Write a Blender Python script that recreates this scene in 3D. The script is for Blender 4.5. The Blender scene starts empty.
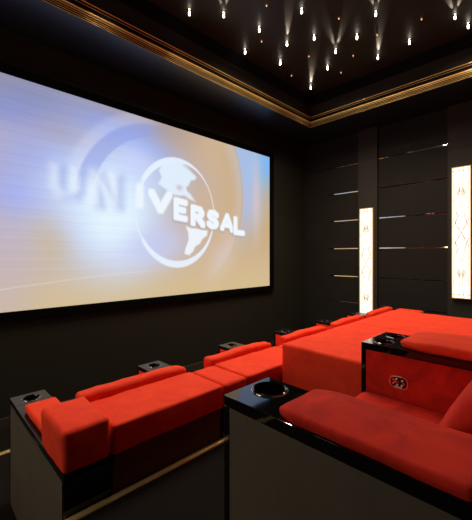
import bpy, bmesh, math, random
import numpy as np
from mathutils import Vector, Matrix, noise
random.seed(3)
S = bpy.context.scene
COL = S.collection
PI = math.pi

# ------------------------------------------------------------------ materials
def new_mat(name):
    m = bpy.data.materials.new(name); m.use_nodes = True
    nt = m.node_tree; nt.nodes.clear()
    out = nt.nodes.new('ShaderNodeOutputMaterial')
    return m, nt, out

def principled(name, col, rough=.5, metal=0., spec=.5, coat=0., coat_rough=.03, sheen=0., sheen_tint=(1, 1, 1),
               var=None, vscale=6., bump=0., bscale=80., stretch=(1, 1, 1), detail=4., emit=None, estr=0.):
    m, nt, out = new_mat(name)
    b = nt.nodes.new('ShaderNodeBsdfPrincipled')
    nt.links.new(b.outputs[0], out.inputs[0])
    b.inputs['Base Color'].default_value = (*col, 1)
    b.inputs['Roughness'].default_value = rough
    b.inputs['Metallic'].default_value = metal
    b.inputs['Specular IOR Level'].default_value = spec
    b.inputs['Coat Weight'].default_value = coat
    b.inputs['Coat Roughness'].default_value = coat_rough
    b.inputs['Sheen Weight'].default_value = sheen
    b.inputs['Sheen Roughness'].default_value = .4
    b.inputs['Sheen Tint'].default_value = (*sheen_tint, 1)
    if emit:
        b.inputs['Emission Color'].default_value = (*emit, 1)
        b.inputs['Emission Strength'].default_value = estr
    tc = nt.nodes.new('ShaderNodeTexCoord')
    mp = nt.nodes.new('ShaderNodeMapping'); mp.inputs['Scale'].default_value = stretch
    geo = nt.nodes.new('ShaderNodeNewGeometry')
    nt.links.new(geo.outputs['Position'], mp.inputs['Vector'])
    if var:
        n = nt.nodes.new('ShaderNodeTexNoise'); n.inputs['Scale'].default_value = vscale
        n.inputs['Detail'].default_value = detail; n.inputs['Roughness'].default_value = .6
        n.inputs['Distortion'].default_value = .8
        nt.links.new(mp.outputs[0], n.inputs['Vector'])
        r = nt.nodes.new('ShaderNodeValToRGB')
        r.color_ramp.elements[0].position = .33; r.color_ramp.elements[1].position = .68
        r.color_ramp.elements[0].color = (*var, 1); r.color_ramp.elements[1].color = (*col, 1)
        nt.links.new(n.outputs['Fac'], r.inputs[0]); nt.links.new(r.outputs[0], b.inputs['Base Color'])
    if bump:
        n2 = nt.nodes.new('ShaderNodeTexNoise'); n2.inputs['Scale'].default_value = bscale
        n2.inputs['Detail'].default_value = 3
        nt.links.new(mp.outputs[0], n2.inputs['Vector'])
        bp = nt.nodes.new('ShaderNodeBump'); bp.inputs['Strength'].default_value = bump
        bp.inputs['Distance'].default_value = .01
        nt.links.new(n2.outputs['Fac'], bp.inputs['Height']); nt.links.new(bp.outputs[0], b.inputs['Normal'])
    return m

def emissive(name, col, strength, var=None, vscale=5):
    m, nt, out = new_mat(name)
    e = nt.nodes.new('ShaderNodeEmission'); e.inputs[0].default_value = (*col, 1); e.inputs[1].default_value = strength
    nt.links.new(e.outputs[0], out.inputs[0])
    return m

SUEDE = principled('red_suede', (.90, .060, .020), .85, spec=.2, sheen=.15, sheen_tint=(1, .16, .07),
                   var=(.78, .044, .016), vscale=9, bump=.05, bscale=160)
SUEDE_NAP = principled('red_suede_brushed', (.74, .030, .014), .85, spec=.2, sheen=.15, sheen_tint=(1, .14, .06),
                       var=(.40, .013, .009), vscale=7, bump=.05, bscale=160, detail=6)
LACQ = principled('black_lacquer', (.004, .004, .0045), .05, spec=.9)
SATIN = principled('satin_black_lacquer', (.010, .0095, .011), .22, spec=.22)
LEATHER = principled('grey_leather', (.118, .096, .075), .62, spec=.3, var=(.10, .082, .064), vscale=5, bump=.12, bscale=240)
WALLM = principled('dark_fabric_wall', (.0165, .0155, .0115), .9, spec=.2, bump=.2, bscale=300)
WALLR = principled('dark_fabric_panel', (.0165, .0150, .0135), .85, spec=.2, var=(.0135, .0125, .0115), vscale=2.5, bump=.15, bscale=260)
PILAST = principled('brown_fabric_column', (.031, .029, .026), .85, spec=.2, bump=.15, bscale=260)
CEIL = principled('black_satin_ceiling', (.026, .0240, .0185), .45, spec=.35, var=(.022, .0205, .016), vscale=1.5)
SOFF = principled('black_satin_soffit', (.009, .0105, .015), .32, spec=1.0)  # blue cast of the screen's light is tinted into the base colour
FRIEZE = principled('dark_brown_frieze', (.020, .016, .0125), .8, spec=.2)
BLACKG = principled('black_gap', (.003, .003, .003), .8, spec=.1)
VELVET = principled('black_velvet', (.002, .002, .0022), .95, spec=.05)
CARPET = principled('black_carpet', (.011, .0085, .0075), .95, spec=.1, var=(.008, .0065, .006), vscale=30, bump=.5, bscale=350)
SKIRT = principled('dark_brown_skirting', (.04, .032, .026), .45, spec=.4)
BRASS = principled('brass', (.85, .60, .22), .32, metal=.45)
BRASSDK = principled('antique_brass', (.62, .42, .14), .4, metal=.4)
MIRROR = principled('polished_strip', (.82, .74, .60), .045, metal=1)
NOSING = principled('ribbed_brass_nosing', (.80, .62, .28), .25, metal=.6, bump=.5, bscale=28)
CHROME = principled('chrome', (.8, .8, .8), .1, metal=1)
BLACKP = principled('black_plastic', (.01, .01, .01), .25)
REDDOT = principled('red_button', (.5, .02, .01), .4)
PALE = principled('pale_print', (.75, .72, .68), .5)
GLOW = emissive('warm_diffuser', (1, .87, .70), 1.85)
GLOW_FILL = emissive('added_fill_diffuser', (1, .84, .64), 5.)  # glow of the panels added on the left wall
CRYSTAL = emissive('lit_crystal', (1, .88, .68), 14)
CRYSTALDIM = emissive('lit_amber_tip', (1, .50, .25), 2.2)
LATT = principled('bronze_lattice', (.22, .11, .05), .5)

# ------------------------------------------------------------------ mesh helpers
def link(name, bm, mats, parent=None, smooth=False, angle=None):
    me = bpy.data.meshes.new(name)
    bm.normal_update(); bm.to_mesh(me); bm.free()
    for m in (mats if isinstance(mats, (list, tuple)) else [mats]): me.materials.append(m)
    if smooth:
        for p in me.polygons: p.use_smooth = True
        if angle: me.set_sharp_from_angle(angle=math.radians(angle))
    o = bpy.data.objects.new(name, me); COL.objects.link(o)
    if parent: o.parent = parent; o.matrix_parent_inverse = Matrix.Translation(-Vector(parent.location))
    return o

def tag(o, label, cat, group=None):
    o['label'] = label; o['category'] = cat
    if group: o['group'] = group
    return o

def thing(name, label, cat, loc, group=None):
    o = bpy.data.objects.new(name, None); COL.objects.link(o); o.location = loc
    o.empty_display_size = .05
    return tag(o, label, cat, group)

def struct(name, bm, mats, label=None, **k):
    o = link(name, bm, mats, **k); o['kind'] = 'structure'
    if label: o['label'] = label
    return o

def box(bm, x0, x1, y0, y1, z0, z1, bev=0., seg=2, mi=0):
    r = bmesh.ops.create_cube(bm, size=1.)
    vs = r['verts']
    for v in vs:
        v.co = Vector((x0 + (v.co.x + .5) * (x1 - x0), y0 + (v.co.y + .5) * (y1 - y0), z0 + (v.co.z + .5) * (z1 - z0)))
    fs = set(f for v in vs for f in v.link_faces)
    for f in fs: f.material_index = mi
    if bev:
        es = list(set(e for v in vs for e in v.link_edges))
        bmesh.ops.bevel(bm, geom=es, offset=bev, segments=seg, affect='EDGES', profile=.5)
    return bm

def bx(*a, **k):
    bm = bmesh.new(); return box(bm, *a, **k)

def axis_coords(h, r, n):
    a = [-h + r * t for t in (0, .12, .3, .5, .72)]
    inner = [-(h - r) + 2 * (h - r) * i / n for i in range(n + 1)]
    b = [-q for q in reversed(a)]
    return a + inner + b

def cushion(x0, x1, y0, y1, z0, z1, r=.03, bulge=(0, 0, 0), n=(10, 10, 4), wr=.0025, seed=0., mat4=None, squash=None):
    """soft upholstered block: rounded box, faces puffed out, fine wrinkles"""
    h = Vector(((x1 - x0) / 2, (y1 - y0) / 2, (z1 - z0) / 2)); c = Vector(((x0 + x1) / 2, (y0 + y1) / 2, (z0 + z1) / 2))
    r = min(r, h.x * .98, h.y * .98, h.z * .98)
    ax = [axis_coords(h[i], r, n[i]) for i in range(3)]
    bm = bmesh.new()
    def f(p):
        q = Vector([max(-(h[i] - r), min(h[i] - r, p[i])) for i in range(3)])
        d = p - q
        if d.length > 1e-9: p = q + d.normalized() * r
        u = [p[i] / h[i] for i in range(3)]
        o = Vector()
        for i in range(3):
            j, k = (i + 1) % 3, (i + 2) % 3
            o[i] = bulge[i] * (u[i]) * (1 - u[j] ** 2) * (1 - u[k] ** 2)
        w = noise.noise(Vector((p.x * 9 + seed, p.y * 9, p.z * 9))) * wr + noise.noise(Vector((p.x * 26, p.y * 26 + seed, p.z * 26))) * wr * .4
        nn = d.normalized() if d.length > 1e-9 else Vector()
        p = p + o + nn * w
        if squash: p = squash(p, h)
        p = p + c
        return mat4 @ p if mat4 else p
    for i in range(3):
        j, k = (i + 1) % 3, (i + 2) % 3
        for s in (-1, 1):
            g = []
            for a in ax[j]:
                row = []
                for b in ax[k]:
                    p = Vector(); p[i] = s * h[i]; p[j] = a; p[k] = b
                    row.append(bm.verts.new(f(p)))
                g.append(row)
            for a in range(len(g) - 1):
                for b in range(len(g[0]) - 1):
                    q = [g[a][b], g[a + 1][b], g[a + 1][b + 1], g[a][b + 1]]
                    bm.faces.new(q if s > 0 else q[::-1])
    bmesh.ops.remove_doubles(bm, verts=bm.verts, dist=1e-5)
    return bm

def sweep_ring(profile, rect, bm=None, mi=0):
    """profile: closed list of (inward offset, z); rect = recess edge"""
    bm = bm or bmesh.new(); x0, x1, y0, y1 = rect
    rings = []
    for o, z in profile:
        rings.append([bm.verts.new(p) for p in ((x0 + o, y0 + o, z), (x1 - o, y0 + o, z), (x1 - o, y1 - o, z), (x0 + o, y1 - o, z))])
    n = len(profile)
    for i in range(n):
        a, b = rings[i], rings[(i + 1) % n]
        for k in range(4):
            f = bm.faces.new((a[k], a[(k + 1) % 4], b[(k + 1) % 4], b[k])); f.material_index = mi
    return bm

def half_round(z, r, o0=0., n=6):
    return [(o0 - .004, z - r)] + [(o0 + r * math.sin(PI * i / n), z - r * math.cos(PI * i / n)) for i in range(n + 1)] + [(o0 - .004, z + r)]

def slab_hole(bm, x0, x1, y0, y1, z0, z1, holes, ch=.004):
    """lacquered slab with round holes; holes = [(cx, cy, r)] each in its own strip along x"""
    holes = sorted(holes); cuts = [x0] + [(holes[i][0] + holes[i + 1][0]) / 2 for i in range(len(holes) - 1)] + [x1]
    for (cx, cy, r), a, b in zip(holes, cuts[:-1], cuts[1:]):
        angs = [2 * PI * i / 48 for i in range(48)]
        for X, Y in ((a, y0), (b, y0), (b, y1), (a, y1)): angs.append(math.atan2(Y - cy, X - cx) % (2 * PI))
        angs.sort()
        I, O = [], []
        for t in angs:
            d = (math.cos(t), math.sin(t)); s = 1e9
            if abs(d[0]) > 1e-9: s = min(s, ((b if d[0] > 0 else a) - cx) / d[0])
            if abs(d[1]) > 1e-9: s = min(s, ((y1 if d[1] > 0 else y0) - cy) / d[1])
            I.append((cx + r * d[0], cy + r * d[1])); O.append((cx + s * d[0], cy + s * d[1]))
        V = [[bm.verts.new((p[0], p[1], z)) for p in L] for L, z in ((I, z1), (O, z1), (O, z0), (I, z0))]
        n = len(angs)
        for q in range(4):
            A, B = V[q], V[(q + 1) % 4]
            for i in range(n):
                j = (i + 1) % n
                try: bm.faces.new((A[i], B[i], B[j], A[j]))
                except ValueError: pass
    bmesh.ops.recalc_face_normals(bm, faces=bm.faces)
    return bm

def lathe(bm, pts, cx, cy, n=36, mi=0):
    rings = [[bm.verts.new((cx + r * math.cos(2 * PI * i / n), cy + r * math.sin(2 * PI * i / n), z)) for i in range(n)] for r, z in pts]
    for a, b in zip(rings[:-1], rings[1:]):
        for i in range(n):
            f = bm.faces.new((a[i], a[(i + 1) % n], b[(i + 1) % n], b[i])); f.material_index = mi
    return rings

def cup_holder(cx, cy, z, r, parent, tilt=0):
    bm = bmesh.new()
    R = lathe(bm, [(r * 1.16, z + .0005), (r * 1.15, z + .004), (r * 1.06, z + .006), (r * .99, z + .004), (r * .97, z - .004),
                   (r * .95, z - .03), (r * .93, z - .07)], cx, cy)
    bm.faces.new(R[-1])
    bmesh.ops.recalc_face_normals(bm, faces=bm.faces)
    o = link('cup_holder', bm, LACQ, parent, smooth=True, angle=50)
    bm = bmesh.new()
    lathe(bm, [(r * 1.155, z + .0015), (r * 1.175, z + .003), (r * 1.19, z + .0015), (r * 1.19, z + .0003)], cx, cy)
    ring = link('rim', bm, CHROME, parent, smooth=True); ring.parent = o; ring.matrix_parent_inverse = Matrix.Translation(-Vector(parent.location))
    ring.matrix_parent_inverse = Matrix.Identity(4)
    return o

# fix: parts are built in world coordinates, so children of children need identity inverse relative to an unmoved part
def subpart(o, part):
    o.parent = part; o.matrix_parent_inverse = Matrix.Identity(4)
    return o

# ------------------------------------------------------------------ room dimensions
XW, YW = 5.449, 3.695
XL, YB = -1.7, -2.6
ZF, ZP, Z2 = -.57, -.47, 0.          # lowest floor, front platform, second tier
ZS, ZC = 3.12, 3.634                 # soffit, starry ceiling
REC = (-1.0, 4.69, -1.75, 3.057)

struct('floor', bx(XL, XW, 3.064, YW, ZF - .1, ZF), CARPET)
struct('floor', bx(XL, XW, 1.397, 3.064, ZF - .1, ZP), CARPET)
struct('floor', bx(XL, XW, YB, 1.397, ZF - .1, Z2), CARPET)
struct('wall_front', bx(XL, XW, YW, YW + .15, ZF - .1, ZS + .1), WALLM)
struct('wall_left', bx(XL - .15, XL, YB, YW, ZF - .1, ZS + .1), WALLM)
struct('wall_back', bx(XL, XW, YB - .15, YB, ZF - .1, ZS + .1), WALLM)
struct('baseboard_front', bx(XL, XW, YW - .018, YW, ZF, -.469, bev=.003), SKIRT)

# right wall: fabric panels separated by polished horizontal inlays, and two projecting columns
struct('wall_right', bx(XW + .02, XW + .15, YB, YW + .15, ZF - .1, ZS + .1), BLACKG)
ZR = [.203, .660, 1.144, 1.634, 2.120, 2.601]
cols = [(2.261, 2.583), (.945, 1.271)]
groups = [(2.583, YW), (1.271, 2.261), (YB, .945)]
bm = bmesh.new(); levels = [ZF] + ZR + [ZS]
for (a, b) in groups:
    for z0, z1 in zip(levels[:-1], levels[1:]):
        box(bm, XW, XW + .025, a + .001, b - .001, z0 + .008, z1 - .008, bev=.004, seg=2)
struct('wall_right', bm, WALLR)
tn = 1
for (a, b) in groups:
    for z in ZR:
        struct('trim_%d' % tn, bx(XW + .001, XW + .022, a, b, z - .0085, z + .0085, bev=.0015), MIRROR,
               'polished brass inlay strip in the dark right wall'); tn += 1
for (a, b) in cols:
    struct('trim_%d' % tn, bx(XW - .045, XW + .022, a, b, ZF, ZS, bev=.004), PILAST, 'dark brown fabric column on the right wall'); tn += 1

# soffit and starry tray ceiling
bm = bmesh.new()
bm2 = bmesh.new(); sweep_ring([(0, ZS), (0, ZC + .05), (-.001, ZC + .05), (-.001, ZS + .001)], REC, bm2)
x0, x1, y0, y1 = REC
box(bm, XL - .15, x0, YB - .15, YW + .15, ZS, ZS + .1); box(bm, x1, XW + .15, YB - .15, YW + .15, ZS, ZS + .1)
box(bm, x0, x1, YB - .15, y0, ZS, ZS + .1); box(bm, x0, x1, y1, YW + .15, ZS, ZS + .1)
bm2.free()
struct('ceiling', bm, SOFF)
struct('ceiling', bx(x0 - .2, x1 + .2, y0 - .2, y1 + .2, ZC, ZC + .08), CEIL)
# tray sides: gold moulding, frieze, and flush black band painting the shade of a gap
bm = bmesh.new()
sweep_ring([(-.10, ZS + .001), (0, ZS + .001), (0, 3.30), (-.10, 3.30)], REC, bm)
struct('trim_%d' % tn, bm, BLACKG, 'black backing of the stepped ceiling moulding'); tn += 1
bm = bmesh.new()
for z, r, mi in ((3.125, .0024, 0), (3.144, .0022, 0), (3.163, .0024, 0), (3.184, .0038, 1), (3.206, .0085, 1), (3.262, .0028, 0), (3.290, .0055, 1)):
    sweep_ring(half_round(z, r), REC, bm, mi)
bmesh.ops.recalc_face_normals(bm, faces=bm.faces)
struct('trim_%d' % tn, bm, [BRASSDK, BRASS], 'gold ribbed moulding around the tray ceiling', smooth=True, angle=50); tn += 1
bm = bmesh.new(); sweep_ring([(-.10, 3.30), (-.006, 3.30), (-.006, 3.47), (-.10, 3.47)], REC, bm)
bmesh.ops.recalc_face_normals(bm, faces=bm.faces)
struct('trim_%d' % tn, bm, FRIEZE, 'dark brown frieze above the gold moulding'); tn += 1
bm = bmesh.new(); sweep_ring([(-.10, 3.47), (-.002, 3.47), (-.002, ZC), (-.10, ZC)], REC, bm)
bmesh.ops.recalc_face_normals(bm, faces=bm.faces)
struct('trim_%d' % tn, bm, BLACKG, 'painted black shadow band below the starry ceiling'); tn += 1
# metal nosings of the two tiers
def nosing(y0, y1, z):
    bm = bmesh.new(); n = 12; A, B = [], []
    for i in range(n + 1):
        t = PI * i / n; y = (y0 + y1) / 2 + (y1 - y0) / 2 * math.cos(t); zz = z + .012 * math.sin(t)
        A.append(bm.verts.new((XL, y, zz))); B.append(bm.verts.new((XW, y, zz)))
    for i in range(n): bm.faces.new((A[i], B[i], B[i + 1], A[i + 1]))
    for f in bm.faces: f.smooth = True
    for Y in (y0, y1):
        pass
    bm.faces.new((A[0], A[-1], B[-1], B[0]))
    bm.faces.new(A[::-1]); bm.faces.new(B)
    bmesh.ops.recalc_face_normals(bm, faces=bm.faces)
    return bm
struct('trim_%d' % tn, nosing(1.361, 1.3965, Z2), NOSING, 'brass step edge behind the front row'); tn += 1
struct('trim_%d' % tn, nosing(3.0205, 3.0655, ZP), NOSING, 'brass step edge in front of the front row'); tn += 1

# ------------------------------------------------------------------ projection screen
SX0, SX1, SZ0, SZ1 = .095, 4.388, .508, 2.705
scr = thing('projection_screen', 'huge wide projection screen in a black frame showing a globe logo with white lettering', 'screen', (2.24, YW - .05, .42))
fw = .082
bm = bmesh.new()
box(bm, SX0 - fw, SX1 + fw, YW - .05, YW - .001, SZ1, SZ1 + fw, bev=.004)
box(bm, SX0 - fw, SX1 + fw, YW - .05, YW - .001, SZ0 - fw, SZ0, bev=.004)
box(bm, SX0 - fw, SX0, YW - .05, YW - .001, SZ0, SZ1, bev=.004)
box(bm, SX1, SX1 + fw, YW - .05, YW - .001, SZ0, SZ1, bev=.004)
link('frame', bm, VELVET, scr)

def picture(X, Z):
    """the projected picture, linear RGB, on the wall-plane metres X, Z"""
    def lin(c): c = np.array(c) / 255.; return np.where(c < .04045, c / 12.92, ((c + .055) / 1.055) ** 2.4)
    def ss(a, b, t): t = np.clip((t - a) / (b - a), 0, 1); return t * t * (3 - 2 * t)
    def g(cx, cz, sx, sz, rot=0.):
        c, s = math.cos(rot), math.sin(rot); dx, dz = X - cx, Z - cz
        return np.exp(-(((dx * c + dz * s) / sx) ** 2 + ((-dx * s + dz * c) / sz) ** 2))
    img = np.zeros(X.shape + (3,)); img[:] = (206, 178, 148)
    def mix(c, w):
        nonlocal img
        w = np.clip(w, 0, 1)[..., None]; img = img * (1 - w) + np.array(c, float) * w
    mix((215, 190, 142), ss(1.3, .5, Z) * .75)
    mix((203, 172, 120), ss(3.0, 4.2, X) * ss(.7, 1.6, Z) * .8)
    mix((168, 150, 150), ss(2.2, 2.7, Z) * ss(3.2, 2.2, X) * .8)
    mix((138, 138, 165), g(.75, 2.60, .6, .22) * .95)
    mix((112, 130, 200), g(.60, 2.38, .38, .18) * .8)
    mix((165, 150, 150), g(1.75, 2.58, .4, .12) * .7)
    mix((196, 180, 190), g(.6, 1.2, .28, 1.0) * .8)
    mix((152, 165, 236), g(1.05, 1.98, .8, .45) * .85)
    mix((140, 162, 240), g(1.85, 2.38, .75, .24, -.25) * .9)
    mix((160, 152, 175), g(1.15, 2.25, .30, .10, -.2) * .55)
    mix((160, 170, 238), g(.75, 1.62, .33, .22) * .85)
    mix((175, 190, 250), g(1.6, 1.35, .75, .50) * .95)
    mix((185, 205, 250), g(1.9, 1.95, .62, .38) * .85)
    mix((205, 226, 255), g(1.50, 1.72, .50, .40) * 1.0)
    mix((228, 245, 255), g(1.68, 1.42, .50, .55) * 1.1)
    mix((232, 246, 255), g(1.45, 1.80, .35, .14, .1) * .75)
    mix((205, 212, 250), g(2.1, 1.10, .5, .22, .3) * .6)
    mix((205, 215, 255), g(1.9, 2.15, .3, .22) * .6)
    mix((195, 200, 240), g(2.25, 1.15, .45, .25) * .55)
    mix((205, 180, 140), g(1.0, 1.15, .18, .25, .4) * .5)
    # streaks of the blurred left half
    st = np.sin(Z * 61 + X * 1.7 + np.sin(X * 2.2) * 2) * .4 + np.sin(Z * 137 + X * 3 + 1.3) * .6 * np.sin(Z * 13 + X * 2)
    img = img + (st * 3.0 * ss(2.3, 1.6, X) * ss(.6, 1.0, Z))[..., None]
    # wide blurred arc on the left and the great circle on the right
    R = np.hypot((X - 2.33) / 1.04, (Z - 1.62)); A = np.arctan2(Z - 1.62, X - 2.33)
    arc = ss(.88, .91, R) * ss(1.08, 1.05, R) * ss(1.55, 1.9, A) * ss(3.05, 2.75, A)
    mix((222, 226, 250), ss(1.03, 1.06, R) * ss(1.24, 1.14, R) * ss(1.55, 1.9, A) * ss(3.0, 2.7, A) * .28)
    mix((150, 164, 228), arc * .6)
    R2 = np.hypot((X - 2.35) / 1.38, (Z - 1.95) / 1.5)
    mix((214, 204, 214), ss(1.0, .975, R2) * ss(.80, .99, R2) * ss(2.9, 3.4, X) * .35)
    mix((176, 190, 232), ss(1.0, 1.015, R2) * ss(1.55, 1.1, R2) * ss(3.2, 3.6, X) * ss(.9, 1.9, Z) * .85)
    mix((120, 185, 250), g(4.38, 2.60, .50, .45) * .95)
    mix((170, 195, 240), g(3.95, 2.45, .25, .45) * .6)
    mix((228, 200, 195), g(4.05, 1.95, .10, .6) * .55)
    mix((222, 205, 205), g(3.30, 1.02, .22, .42, -.6) * .45)
    mix((226, 224, 236), ss(.012, .0, np.abs(Z - (.72 + .11 * (X - .6) - .02 * (X - .6) ** 2))) * ss(2.4, 1.8, X) * .4)
    # --- ring
    ex, ez = (X - 2.52) / .635, (Z - 1.59) / .735
    rr = np.hypot(ex, ez); aa = np.arctan2(ez, ex)
    thick = .022 + .10 * np.clip(-np.sin(aa), 0, 1) ** 1.5 + .09 * np.clip(np.cos(aa - 2.1), 0, 1) ** 2
    band = ss(.0, .03, 1.0 - rr) * ss(thick + .03, thick, 1.0 - rr)
    fade = 1 - .75 * ss(-3.2, -2.9, -np.abs(aa)) 
    mix((232, 242, 255), band * .93 * np.where(X < 2.0, .55, 1))
    # --- soft polygons and strokes
    def poly(P, soft):
        P = np.array(P, float); n = len(P)
        inside = np.zeros(X.shape, bool); dmin = np.full(X.shape, 9.)
        for i in range(n):
            a, b = P[i], P[(i + 1) % n]
            cond = ((a[1] > Z) != (b[1] > Z)) & (X < (b[0] - a[0]) * (Z - a[1]) / (b[1] - a[1] + 1e-12) + a[0])
            inside ^= cond
            t = np.clip(((X - a[0]) * (b[0] - a[0]) + (Z - a[1]) * (b[1] - a[1])) / (((b - a) ** 2).sum() + 1e-12), 0, 1)
            dmin = np.minimum(dmin, np.hypot(X - a[0] - t * (b[0] - a[0]), Z - a[1] - t * (b[1] - a[1])))
        sd = np.where(inside, -dmin, dmin)
        return ss(soft, -soft, sd)
    def stroke(segs, w, soft):
        d = np.full(X.shape, 9.)
        for (ax_, az), (bx_, bz) in segs:
            L = (bx_ - ax_) ** 2 + (bz - az) ** 2 + 1e-12
            t = np.clip(((X - ax_) * (bx_ - ax_) + (Z - az) * (bz - az)) / L, 0, 1)
            d = np.minimum(d, np.maximum(np.abs(X - ax_ - t * (bx_ - ax_)), np.abs(Z - az - t * (bz - az))) * .5 +
                           .5 * np.hypot(X - ax_ - t * (bx_ - ax_), Z - az - t * (bz - az)))
        return ss(w + soft, w - soft, d)
    NA = [(2.23, 2.10), (2.31, 2.25), (2.42, 2.27), (2.59, 2.26), (2.70, 2.20), (2.82, 2.11), (2.80, 2.07), (2.73, 2.05), (2.69, 1.98),
          (2.65, 1.94), (2.66, 1.90), (2.72, 1.86), (2.80, 1.77), (2.71, 1.79), (2.62, 1.83), (2.55, 1.82), (2.45, 1.82), (2.36, 1.86),
          (2.22, 1.93), (2.27, 2.02)]
    SA = [(2.64, 1.42), (2.70, 1.41), (3.02, 1.38), (3.01, 1.31), (2.93, 1.26), (2.88, 1.19), (2.80, 1.15), (2.77, 1.09), (2.70, 1.03),
          (2.62, 1.05), (2.64, 1.13), (2.69, 1.24), (2.68, 1.34)]
    mix((226, 240, 255), poly(NA, .022) * .95)
    mix((206, 190, 196), np.exp(-(((X - 2.54) / .045) ** 2 + ((Z - 1.925) / .035) ** 2)) * .9)
    mix((206, 190, 190), stroke([((2.60, 2.23), (2.76, 2.15))], .006, .012) * .6)
    mix((240, 246, 255), poly(SA, .018) * .96)
    # --- letters: unit strokes (x 0..1, y 0..1)
    G = dict(U=[((.12, 1), (.12, .35)), ((.12, .35), (.3, .05)), ((.3, .05), (.7, .05)), ((.7, .05), (.88, .35)), ((.88, .35), (.88, 1))],
             N=[((.1, 0), (.1, 1)), ((.1, 1), (.9, 0)), ((.9, 0), (.9, 1))],
             I=[((.5, 0), (.5, 1))], V=[((.0, 1), (.5, .02)), ((.5, .02), (1, 1))],
             E=[((.12, 0), (.12, 1)), ((.12, 1), (.95, 1)), ((.12, .5), (.8, .5)), ((.12, 0), (.95, 0))],
             R=[((.12, 0), (.12, 1)), ((.12, 1), (.72, .98)), ((.72, .98), (.9, .75)), ((.9, .75), (.7, .48)), ((.7, .48), (.12, .46)), ((.5, .46), (.98, 0))],
             S=[((.9, .86), (.6, 1)), ((.6, 1), (.25, .95)), ((.25, .95), (.12, .75)), ((.12, .75), (.35, .55)), ((.35, .55), (.72, .45)),
                ((.72, .45), (.9, .25)), ((.9, .25), (.7, .03)), ((.7, .03), (.35, 0)), ((.35, 0), (.08, .14))],
             A=[((.0, 0), (.5, 1)), ((.5, 1), (1, 0)), ((.2, .3), (.8, .3))],
             L=[((.12, 1), (.12, 0)), ((.12, 0), (.95, .04))])
    #          origin   width  height shear  soft  strength
    LT = [('U', 1.00, 1.66, .26, .26, .038, .065, .5), ('N', 1.40, 1.62, .27, .30, .05, .08, .6),
          ('I', 1.93, 1.645, .08, .20, .050, .030, .85), ('V', 2.13, 1.60, .25, .205, .050, .020, .97),
          ('E', 2.47, 1.535, .17, .215, .046, .016, 1), ('R', 2.74, 1.475, .20, .21, .046, .014, 1),
          ('S', 3.03, 1.455, .18, .20, .044, .014, 1), ('A', 3.30, 1.43, .20, .20, .042, .014, 1),
          ('L', 3.55, 1.385, .20, .205, .045, .014, 1)]
    for ch, ox, oz, w, h, th, soft, k in LT:
        tilt = -.10 if ox > 2.3 else 0.
        segs = [((ox + a[0] * w, oz + a[1] * h + tilt * a[0] * w), (ox + b[0] * w, oz + b[1] * h + tilt * b[0] * w)) for a, b in G[ch]]
        if ox < 1.9:   # blurred shadows around the smeared letters
            mix((150, 165, 225), stroke([((p[0] + .07, p[1] - .02), (q[0] + .07, q[1] - .02)) for p, q in segs], th, soft * 1.1) * .6)
        elif ox > 2.3:
            mix((150, 140, 165), stroke([((p[0] - .012, p[1] - .022), (q[0] - .012, q[1] - .022)) for p, q in segs], th + .004, soft) * .35)
        mix((240, 247, 255), stroke(segs, th, soft) * k)
    # serifs
    return lin(np.clip(img, 0, 255))

nx, nz = 460, 236
me = bpy.data.meshes.new('picture_surface')
gx = np.linspace(SX0, SX1, nx); gz = np.linspace(SZ0, SZ1, nz)
GX, GZ = np.meshgrid(gx, gz)
co = np.stack([GX, np.full_like(GX, YW - .02), GZ], -1).reshape(-1, 3)
idx = np.arange(nx * nz).reshape(nz, nx)
quads = np.stack([idx[:-1, :-1], idx[:-1, 1:], idx[1:, 1:], idx[1:, :-1]], -1).reshape(-1, 4)
me.vertices.add(nx * nz); me.vertices.foreach_set('co', co.ravel().astype(np.float32))
me.loops.add(quads.size); me.loops.foreach_set('vertex_index', quads.ravel().astype(np.int32))
me.polygons.add(len(quads)); me.polygons.foreach_set('loop_start', np.arange(0, quads.size, 4, dtype=np.int32))
me.update(calc_edges=True); me.validate()
rgb = picture(GX, GZ); rgba = np.concatenate([rgb, np.ones(rgb.shape[:2] + (1,))], -1).reshape(-1, 4)
at_ = me.color_attributes.new('picture', 'FLOAT_COLOR', 'POINT'); at_.data.foreach_set('color', rgba.ravel().astype(np.float32))
m, nt, out = new_mat('projected_picture')
a_ = nt.nodes.new('ShaderNodeAttribute'); a_.attribute_name = 'picture'
e_ = nt.nodes.new('ShaderNodeEmission'); e_.inputs[1].default_value = 1.0
nt.links.new(a_.outputs['Color'], e_.inputs[0]); nt.links.new(e_.outputs[0], out.inputs[0])
me.materials.append(m)
o = bpy.data.objects.new('picture_surface', me); COL.objects.link(o); o.parent = scr
o.matrix_parent_inverse = Matrix.Translation(-Vector(scr.location))

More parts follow.
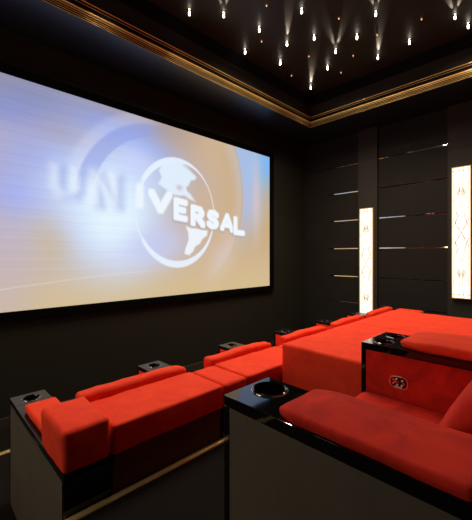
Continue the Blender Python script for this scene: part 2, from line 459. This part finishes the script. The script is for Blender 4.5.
# ------------------------------------------------------------------ lit wall panels
def wall_panel(y0, y1, z0, z1, label):
    xs = XW - .046
    t = thing('wall_light', label, 'wall light', (xs, (y0 + y1) / 2, z0), 'glowing lattice wall lights')
    f = .010
    bm = bmesh.new()
    box(bm, xs - .05, xs, y0, y0 + f, z0, z1); box(bm, xs - .05, xs, y1 - f, y1, z0, z1)
    box(bm, xs - .05, xs, y0 + f, y1 - f, z0, z0 + f); box(bm, xs - .05, xs, y0 + f, y1 - f, z1 - f, z1)
    link('frame', bm, BRASS, t)
    link('diffuser', bx(xs - .042, xs - .002, y0 + f, y1 - f, z0 + f, z1 - f), GLOW, t)
    bm = bmesh.new(); xl = xs - .046; w = .0055
    a, b = y0 + f, y1 - f; mid = (a + b) / 2; hw = (b - a) / 2
    def bar(p, q, wd=w):
        d = Vector((0, q[0] - p[0], q[1] - p[1])); n = Vector((0, -d.z, d.y)).normalized() * wd / 2
        P = Vector((xl, p[0], p[1])); Q = Vector((xl, q[0], q[1])); k = Vector((-.003, 0, 0))
        vs = [bm.verts.new(v) for v in (P + n, P - n, Q - n, Q + n, P + n + k, P - n + k, Q - n + k, Q + n + k)]
        for fidx in ((0, 1, 2, 3), (7, 6, 5, 4), (0, 4, 5, 1), (1, 5, 6, 2), (2, 6, 7, 3), (3, 7, 4, 0)): bm.faces.new([vs[i] for i in fidx])
    A, B = z0 + f, z1 - f; H = B - A
    for z in (A + .045, B - .045): bar((a, z), (b, z))
    e = hw * .86
    for s in (-1, 1):
        bar((mid + s * e, A), (mid + s * e, B), .004)
        for zz, d in ((A, 1), (B, -1)):
            bar((mid + s * hw * .24, zz), (mid + s * hw * .24, zz + d * .07 * H))
            bar((mid + s * hw * .24, zz + d * .07 * H), (mid + s * hw * .12, zz + d * .13 * H))
            bar((mid + s * hw * .12, zz + d * .13 * H), (mid + s * hw * .24, zz + d * .19 * H), .004)
            for k in (0, .025, .05):
                bar((mid + s * e, zz + d * (.10 + k) * H), (mid, zz + d * (.19 + k) * H))
                bar((mid + s * e, zz + d * (.235 + k * .8) * H), (mid, zz + d * (.145 + k * .8) * H), .0045)
            for k in (0, .03):
                bar((mid, zz + d * (.25 + k) * H), (mid + s * e * (.95 - k * 4), zz + d * (.40 + k) * H), .0045)
                bar((mid + s * e * (.95 - k * 4), zz + d * (.40 + k) * H), (mid, zz + d * .50 * H), .0045)
            bar((mid + s * e, zz + d * .30 * H), (mid + s * hw * .35, zz + d * .38 * H), .0045)
            bar((mid + s * hw * .35, zz + d * .38 * H), (mid + s * e, zz + d * .46 * H), .0045)
    link('lattice', bm, LATT, t)
wall_panel(2.309, 2.536, -.016, 1.803, 'glowing white lattice wall light on the far column, half hidden by red seats')
wall_panel(.987, 1.211, .437, 2.239, 'glowing white lattice wall light at the right edge, higher and larger in view')

# unseen panels added on the left wall to brighten left-facing sides
for y0_ in (1.55, 2.2, 2.9):
    t = thing('wall_light', 'tall added fill light on the left wall outside the picture', 'wall light', (XL, y0_, .3), 'added left fill lights')
    link('frame', bx(XL, XL + .05, y0_ - .125, y0_ + .125, .35, 2.25, bev=.003), BRASS, t)
    link('diffuser', bx(XL + .0505, XL + .054, y0_ - .115, y0_ + .115, .36, 2.24), GLOW_FILL, t)

# ------------------------------------------------------------------ seating
def arm(name, label, group, x0, x1, yf, yr, z0, zt, lmat, rmat, cups, cr, pad, t=.03, tmat=None, pmat=SUEDE):
    th = thing(name, label, 'armrest', ((x0 + x1) / 2, (yf + yr) / 2, z0), group)
    link('body', bx(x0 + .004, x1 - .004, yr + .004, yf - .004, z0, zt - t - .0005), BLACKP, th)
    link('front_panel', bx(x0, x1, yf - .022, yf, z0, zt - t + .002, bev=.002), LACQ, th)
    link('rear_panel', bx(x0, x1, yr, yr + .022, z0, zt - t + .002, bev=.002), LACQ, th)
    link('side_panel', bx(x0 + .001, x0 + .006, yr + .022, yf - .022, z0 + .01, zt - t, bev=.001), lmat, th)
    link('side_panel', bx(x1 - .006, x1 - .001, yr + .022, yf - .022, z0 + .01, zt - t, bev=.001), rmat, th)
    bm = bmesh.new(); yc = min(c[1] for c in cups) - cr * 1.7
    slab_hole(bm, x0, x1, yc, yf, zt - t, zt, [(c[0], c[1], cr) for c in cups])
    box(bm, x0, x1, yr, yc, zt - t, zt)
    bmesh.ops.remove_doubles(bm, verts=bm.verts, dist=1e-5)
    o = link('top', bm, tmat or LACQ, th)
    bv = o.modifiers.new('bev', 'BEVEL'); bv.width = .0025; bv.segments = 2; bv.limit_method = 'ANGLE'; bv.angle_limit = math.radians(60)
    for c in cups: cup_holder(c[0], c[1], zt, cr, th)
    px0, px1, py0, py1, ph, r, sq = pad
    link('arm_pad', cushion(px0, px1, py0, py1, zt + .001, zt + ph, r=r, bulge=(0, 0, .004), n=(6, 16, 2), seed=x0, squash=sq, wr=.003), pmat, th, smooth=True)
    return th

# ---- front row (stands on the platform, back against the second tier)
P = .84; AX = .425; AW = .19
ordn = ['first', 'second', 'third', 'fourth', 'fifth', 'sixth']
alab = ['front-row armrest at the left end with dark leather side and wedge of cup holder',
        'second front-row armrest from the left, black cup holder top between red seats',
        'third front-row armrest from the left, small black cup holder top',
        'fourth front-row armrest from the left, beyond the corner of the red chaise',
        'fifth front-row armrest from the left, nearly hidden by the red chaise',
        'front-row armrest furthest right, below the far glowing wall light']
for k in range(6):
    x0 = AX + P * k; x1 = x0 + AW; xm = (x0 + x1) / 2
    th = arm('armrest', alab[k] if k else 'front-row armrest at the left end, grey leather side and raised red corner cushion',
             'front row armrests', x0, x1, 2.40, 1.40, ZP, .17, LEATHER if k == 0 else SUEDE, LEATHER if k == 5 else SUEDE,
             [(xm, 2.31)], .041, (x0 + .018, x1 - .008, 1.50, 2.135 if k == 0 else 1.90, .042, .02, None), tmat=SATIN)
    zt = .345 if k == 0 else .302
    link('corner_cushion', cushion(x0 - (.006 if k == 0 else -.003), x1 - .003, 1.394, 1.70, .172, zt, r=.02,
                                   bulge=(.002, .004, .004), n=(8, 10, 5), seed=k * 3.1, wr=.004), SUEDE, th, smooth=True)
slab_ = ['leftmost red front-row seat, largest in view, long cushion behind its back',
         'second red front-row seat from the left, between the cup holder armrests',
         'third red front-row seat from the left, partly behind the red chaise corner',
         'fourth red front-row seat from the left, only its cushion top showing',
         'front-row seat furthest right, a sliver of red below the far wall light']
for k in range(5):
    x0 = AX + P * k + AW; x1 = x0 + P - AW
    t = thing('theatre_seat', slab_[k], 'seat', ((x0 + x1) / 2, 1.9, ZP), 'front row seats')
    link('seat_base', bx(x0 + .005, x1 - .005, 1.425, 2.36, ZP, -.19, bev=.006), LEATHER, t)
    link('back_shell', cushion(x0 + .005, x1 - .005, 1.408, 1.70, -.19, .171, r=.018, bulge=(0, .004, 0), seed=k, wr=.002), LEATHER, t, smooth=True)
    link('seat_cushion', cushion(x0 + .006, x1 - .006, 1.72, 2.38, -.189, -.02, r=.04, bulge=(0, .005, .02), seed=k + 5.), SUEDE, t, smooth=True)
    link('back_deck', cushion(x0 + .005, x1 - .005, 1.392, 1.708, .172, .302, r=.014, bulge=(0, .004, .003), n=(16, 8, 4), seed=k * 1.7, wr=.004), SUEDE, t, smooth=True)
    def sq(p, h, k=k):
        u = p.x / h.x
        drop = .012 * max(0, (u - .6) / .4) ** 2 + .006 * max(0, -u) ** 2
        wv = .003 * math.sin(u * 5 + k) * (p.z > 0)
        if p.x < 0 and p.z > .07: p.x -= .022 * u * u
        if p.z > 0: p.z -= drop * (1 + 0 * u) - wv
        return p
    link('back_cushion', cushion(x0 + .004, x1 - .022, 1.714, 1.80, .005, .340, r=.020, bulge=(0, .004, .004), n=(22, 6, 6), seed=k * 2.3 + 9, wr=.006,
                                 squash=sq), SUEDE, t, smooth=True)

# ---- second row
Y2F, Y2R = .703, -.30
def round_front(p, h):
    # pad drops and narrows towards its front end (+Y)
    u = p.y / h.y
    if u > .6: p.x *= 1 - .22 * ((u - .6) / .4) ** 2
    if p.z > 0 and u > .55: p.z -= (p.z + h.z * .25) * .42 * ((u - .55) / .45) ** 2
    return p
arm('armrest', 'big black lacquered armrest in the foreground with round cup holder and grey side', 'second row armrests',
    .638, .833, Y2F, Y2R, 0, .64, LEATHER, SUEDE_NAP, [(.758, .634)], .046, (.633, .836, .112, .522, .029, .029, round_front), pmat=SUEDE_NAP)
a2 = arm('armrest', 'wide black lacquered armrest with control plate on its red suede side', 'second row armrests',
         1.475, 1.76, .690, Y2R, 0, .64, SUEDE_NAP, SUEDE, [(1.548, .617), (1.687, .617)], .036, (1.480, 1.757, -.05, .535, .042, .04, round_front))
# control plate (inner side)
bm = bmesh.new(); cy, cz = .525, .500
def oval(bm, ry, rz, x0, x1, mi=0, cy=cy, cz=cz, n=28, e=.75):
    pts = []
    for i in range(n):
        c, s = math.cos(2 * PI * i / n), math.sin(2 * PI * i / n)
        pts.append((cy + ry * math.copysign(abs(c) ** e, c), cz + rz * math.copysign(abs(s) ** e, s)))
    A = [bm.verts.new((x0, y, z)) for y, z in pts]; B = [bm.verts.new((x1, y, z)) for y, z in pts]
    f = bm.faces.new(A); f.material_index = mi; bm.faces.new(B[::-1]).material_index = mi
    for i in range(n): bm.faces.new((A[i], B[i], B[(i + 1) % n], A[(i + 1) % n])).material_index = mi
    return bm
xs = 1.476
plate = link('control_plate', oval(bm, .038, .028, xs - .006, xs - .0002), CHROME, a2)
subpart(link('plate_face', oval(bmesh.new(), .033, .0235, xs - .008, xs - .0061), BLACKP), plate)
for dy, dz, mt in ((.020, .010, CHROME), (.020, -.006, CHROME), (.008, .013, PALE), (.013, .002, CHROME), (.002, .001, REDDOT), (-.016, .011, PALE), (-.022, 0, CHROME), (-.014, -.010, PALE), (.004, -.010, PALE)):
    subpart(link('button', oval(bmesh.new(), .0042, .0042, xs - .0105, xs - .0081, cy=cy + dy, cz=cz + dz, n=12, e=1), mt), plate)
subpart(link('legend_strip', bx(xs - .0095, xs - .0081, cy - .014, cy + .016, cz - .0215, cz - .0165), PALE), plate)

# armchair between the two arms
t = thing('theatre_seat', 'dark red suede recliner between the foreground armrest and control-plate armrest', 'seat', (1.154, .25, 0))
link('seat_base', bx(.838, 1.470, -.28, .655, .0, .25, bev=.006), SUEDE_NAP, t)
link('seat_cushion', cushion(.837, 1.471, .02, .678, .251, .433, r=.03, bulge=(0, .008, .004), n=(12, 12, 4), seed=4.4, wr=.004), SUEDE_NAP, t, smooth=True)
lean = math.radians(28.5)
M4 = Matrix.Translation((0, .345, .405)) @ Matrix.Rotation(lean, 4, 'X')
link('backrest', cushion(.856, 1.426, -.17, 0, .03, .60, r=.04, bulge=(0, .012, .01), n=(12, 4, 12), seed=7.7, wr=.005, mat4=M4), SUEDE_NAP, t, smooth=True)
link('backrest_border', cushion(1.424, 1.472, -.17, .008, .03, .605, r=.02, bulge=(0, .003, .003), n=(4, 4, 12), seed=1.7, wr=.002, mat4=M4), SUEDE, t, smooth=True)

# double chaise on the right of the wide arm
for k, (x0, x1, lb) in enumerate(((1.768, 2.737, 'near red suede chaise with broad flat top beside the wide armrest'),
                                  (2.750, 3.706, 'far red suede chaise, farthest broad flat top before the right wall'))):
    t = thing('chaise', lb, 'chaise', ((x0 + x1) / 2, .6, 0), 'broad red chaises')
    link('plinth', bx(x0 + .03, x1 - .03, -.28, 1.35, 0, .06, bev=.004), BLACKP, t)
    link('body', cushion(x0, x1, -.30, 1.380, .06, .449, r=.022, bulge=(.002, .004, .004 if k == 0 else .006), n=(18, 26, 6), seed=3 + k * 8, wr=.0045), SUEDE, t, smooth=True)
    M5 = Matrix.Translation((0, .16, .42)) @ Matrix.Rotation(lean, 4, 'X')
    link('backrest', cushion(x0 + .004, x1 - .004, -.17, 0, .04, .56, r=.04, bulge=(0, .01, .01), n=(12, 4, 10), seed=k, mat4=M5), SUEDE, t, smooth=True)

# ------------------------------------------------------------------ star spotlights in the tray ceiling
OR = ['first', 'second', 'third', 'fourth', 'fifth', 'sixth', 'seventh', 'eighth', 'ninth']
stars = dict(
    b=[(2.11, 2.87), (3.02, 2.93), (2.84, 2.53), (3.53, 2.77), (3.41, 2.17), (4.09, 2.39), (3.76, 1.81), (4.30, 1.41), (4.47, .85)],
    v=[(2.40, 2.65), (3.84, 2.13), (3.55, 1.50), (4.21, .92)],
    k=[(3.28, 2.47), (2.95, 2.03), (4.40, 2.86), (4.35, 1.81)],
    s=[(3.04, 2.67), (2.64, 2.25), (3.93, 2.88), (3.71, 2.44), (3.35, 1.82), (4.37, 2.34), (4.11, 2.03), (3.92, 1.64), (4.01, 1.19)])
txt = dict(b=('bright crystal ceiling spotlight without beams', 'nine'),
           v=('ceiling spotlight throwing two beams', 'four'),
           k=('ceiling spotlight throwing one long beam', 'four'),
           s=('tiny dim amber ceiling light point', 'nine'))
def lamp(name, parent, loc, energy, size, blend, direction, col=(1, .80, .58), radius=.012):
    L = bpy.data.lights.new(name, 'SPOT'); L.energy = energy; L.color = col; L.spot_size = math.radians(size); L.spot_blend = blend
    L.shadow_soft_size = radius
    o = bpy.data.objects.new(name, L); COL.objects.link(o)
    o.rotation_euler = Vector(direction).to_track_quat('-Z', 'Y').to_euler()
    if parent: o.parent = parent; o.location = Vector(loc) - parent.location
    else: o.location = loc
    return o
def star(kind, x, y, label=None, energy=None):
    t = thing('ceiling_spotlight', label, 'spotlight', (x, y, ZC), 'star spotlights of kind ' + {'b': 'crystal', 'v': 'twin beam', 'k': 'single beam', 's': 'dim point'}[kind])
    r = .006 if kind == 's' else .011
    bm = bmesh.new(); R = lathe(bm, [(r * 2.0, ZC - .0005), (r * 2.0, ZC - .003), (r * .8, ZC - .005), (r * .7, ZC - (.008 if kind == 's' else .014))], x, y, 16)
    bm.faces.new(R[-1]); bmesh.ops.recalc_face_normals(bm, faces=bm.faces)
    link('mount', bm, BRASSDK if kind == 's' else CHROME, t)
    bm = bmesh.new(); z = ZC - (.008 if kind == 's' else .014); L = .010 if kind == 's' else (.046 if kind == 'b' else .036)
    R = lathe(bm, [(r * .55, z), (r, z - L * .25), (r * .8, z - L * .55), (r * 1.0, z - L * .8), (r * .35, z - L)], x, y, 8)
    bm.faces.new(R[0]); bm.faces.new(R[-1]); bmesh.ops.recalc_face_normals(bm, faces=bm.faces)
    link('crystal', bm, CRYSTALDIM if kind == 's' else CRYSTAL, t)
    if kind != 's': lamp('down_beam', t, (x, y, ZC - .085), (EDOWN if energy is None else energy), min(160, 2 * math.degrees(math.atan(max(.06, min(3.057 - y, 4.69 - x)) / (.26 if min(3.057 - y, 4.69 - x) < .45 else .13)))), 1., (0, 0, -1))
    if kind in 'vk':
        base = math.atan2(-y, -x)
        for da in ((-.20, .20) if kind == 'v' else (0.04,)):
            a = base + da
            lamp('ceiling_beam', t, (x + .025 * math.cos(a), y + .025 * math.sin(a), ZC - .020), 5., 15, .9, (math.cos(a), math.sin(a), .07), radius=.003)
    return t
EDOWN = 36.
for kind in 'bvks':
    for i, (x, y) in enumerate(stars[kind]):
        star(kind, x, y, '%s, %s from left of the %s' % (txt[kind][0], OR[i], txt[kind][1]))
# unseen spotlights added beyond the view to brighten the seating
for i, (x, y) in enumerate([(.3, 2.3), (1.1, 2.1), (-.4, 2.8), (1.3, 2.8), (2.2, 2.1), (2.6, 1.4)]):
    star('b', x, y, 'added crystal ceiling spotlight, unseen outside the picture')['group'] = 'added spotlights outside the picture'

# ------------------------------------------------------------------ camera, world, view
W = bpy.data.worlds.new('World'); S.world = W; W.use_nodes = True
W.node_tree.nodes['Background'].inputs[0].default_value = (0, 0, 0, 1)
W.node_tree.nodes['Background'].inputs[1].default_value = 0
cam = bpy.data.cameras.new('camera'); co_ = bpy.data.objects.new('camera', cam); COL.objects.link(co_)
co_.location = (0, 0, 1.04); co_.rotation_euler = (PI / 2, 0, -math.radians(44.3))
cam.sensor_fit = 'HORIZONTAL'; cam.sensor_width = 36; cam.lens = 332.5 / 472 * 36; cam.shift_y = -5.5 / 472
cam.clip_start = .02
S.camera = co_
S.view_settings.view_transform = 'Standard'; S.view_settings.look = 'None'; S.view_settings.exposure = 0; S.view_settings.gamma = 1
S.view_settings.use_curve_mapping = False
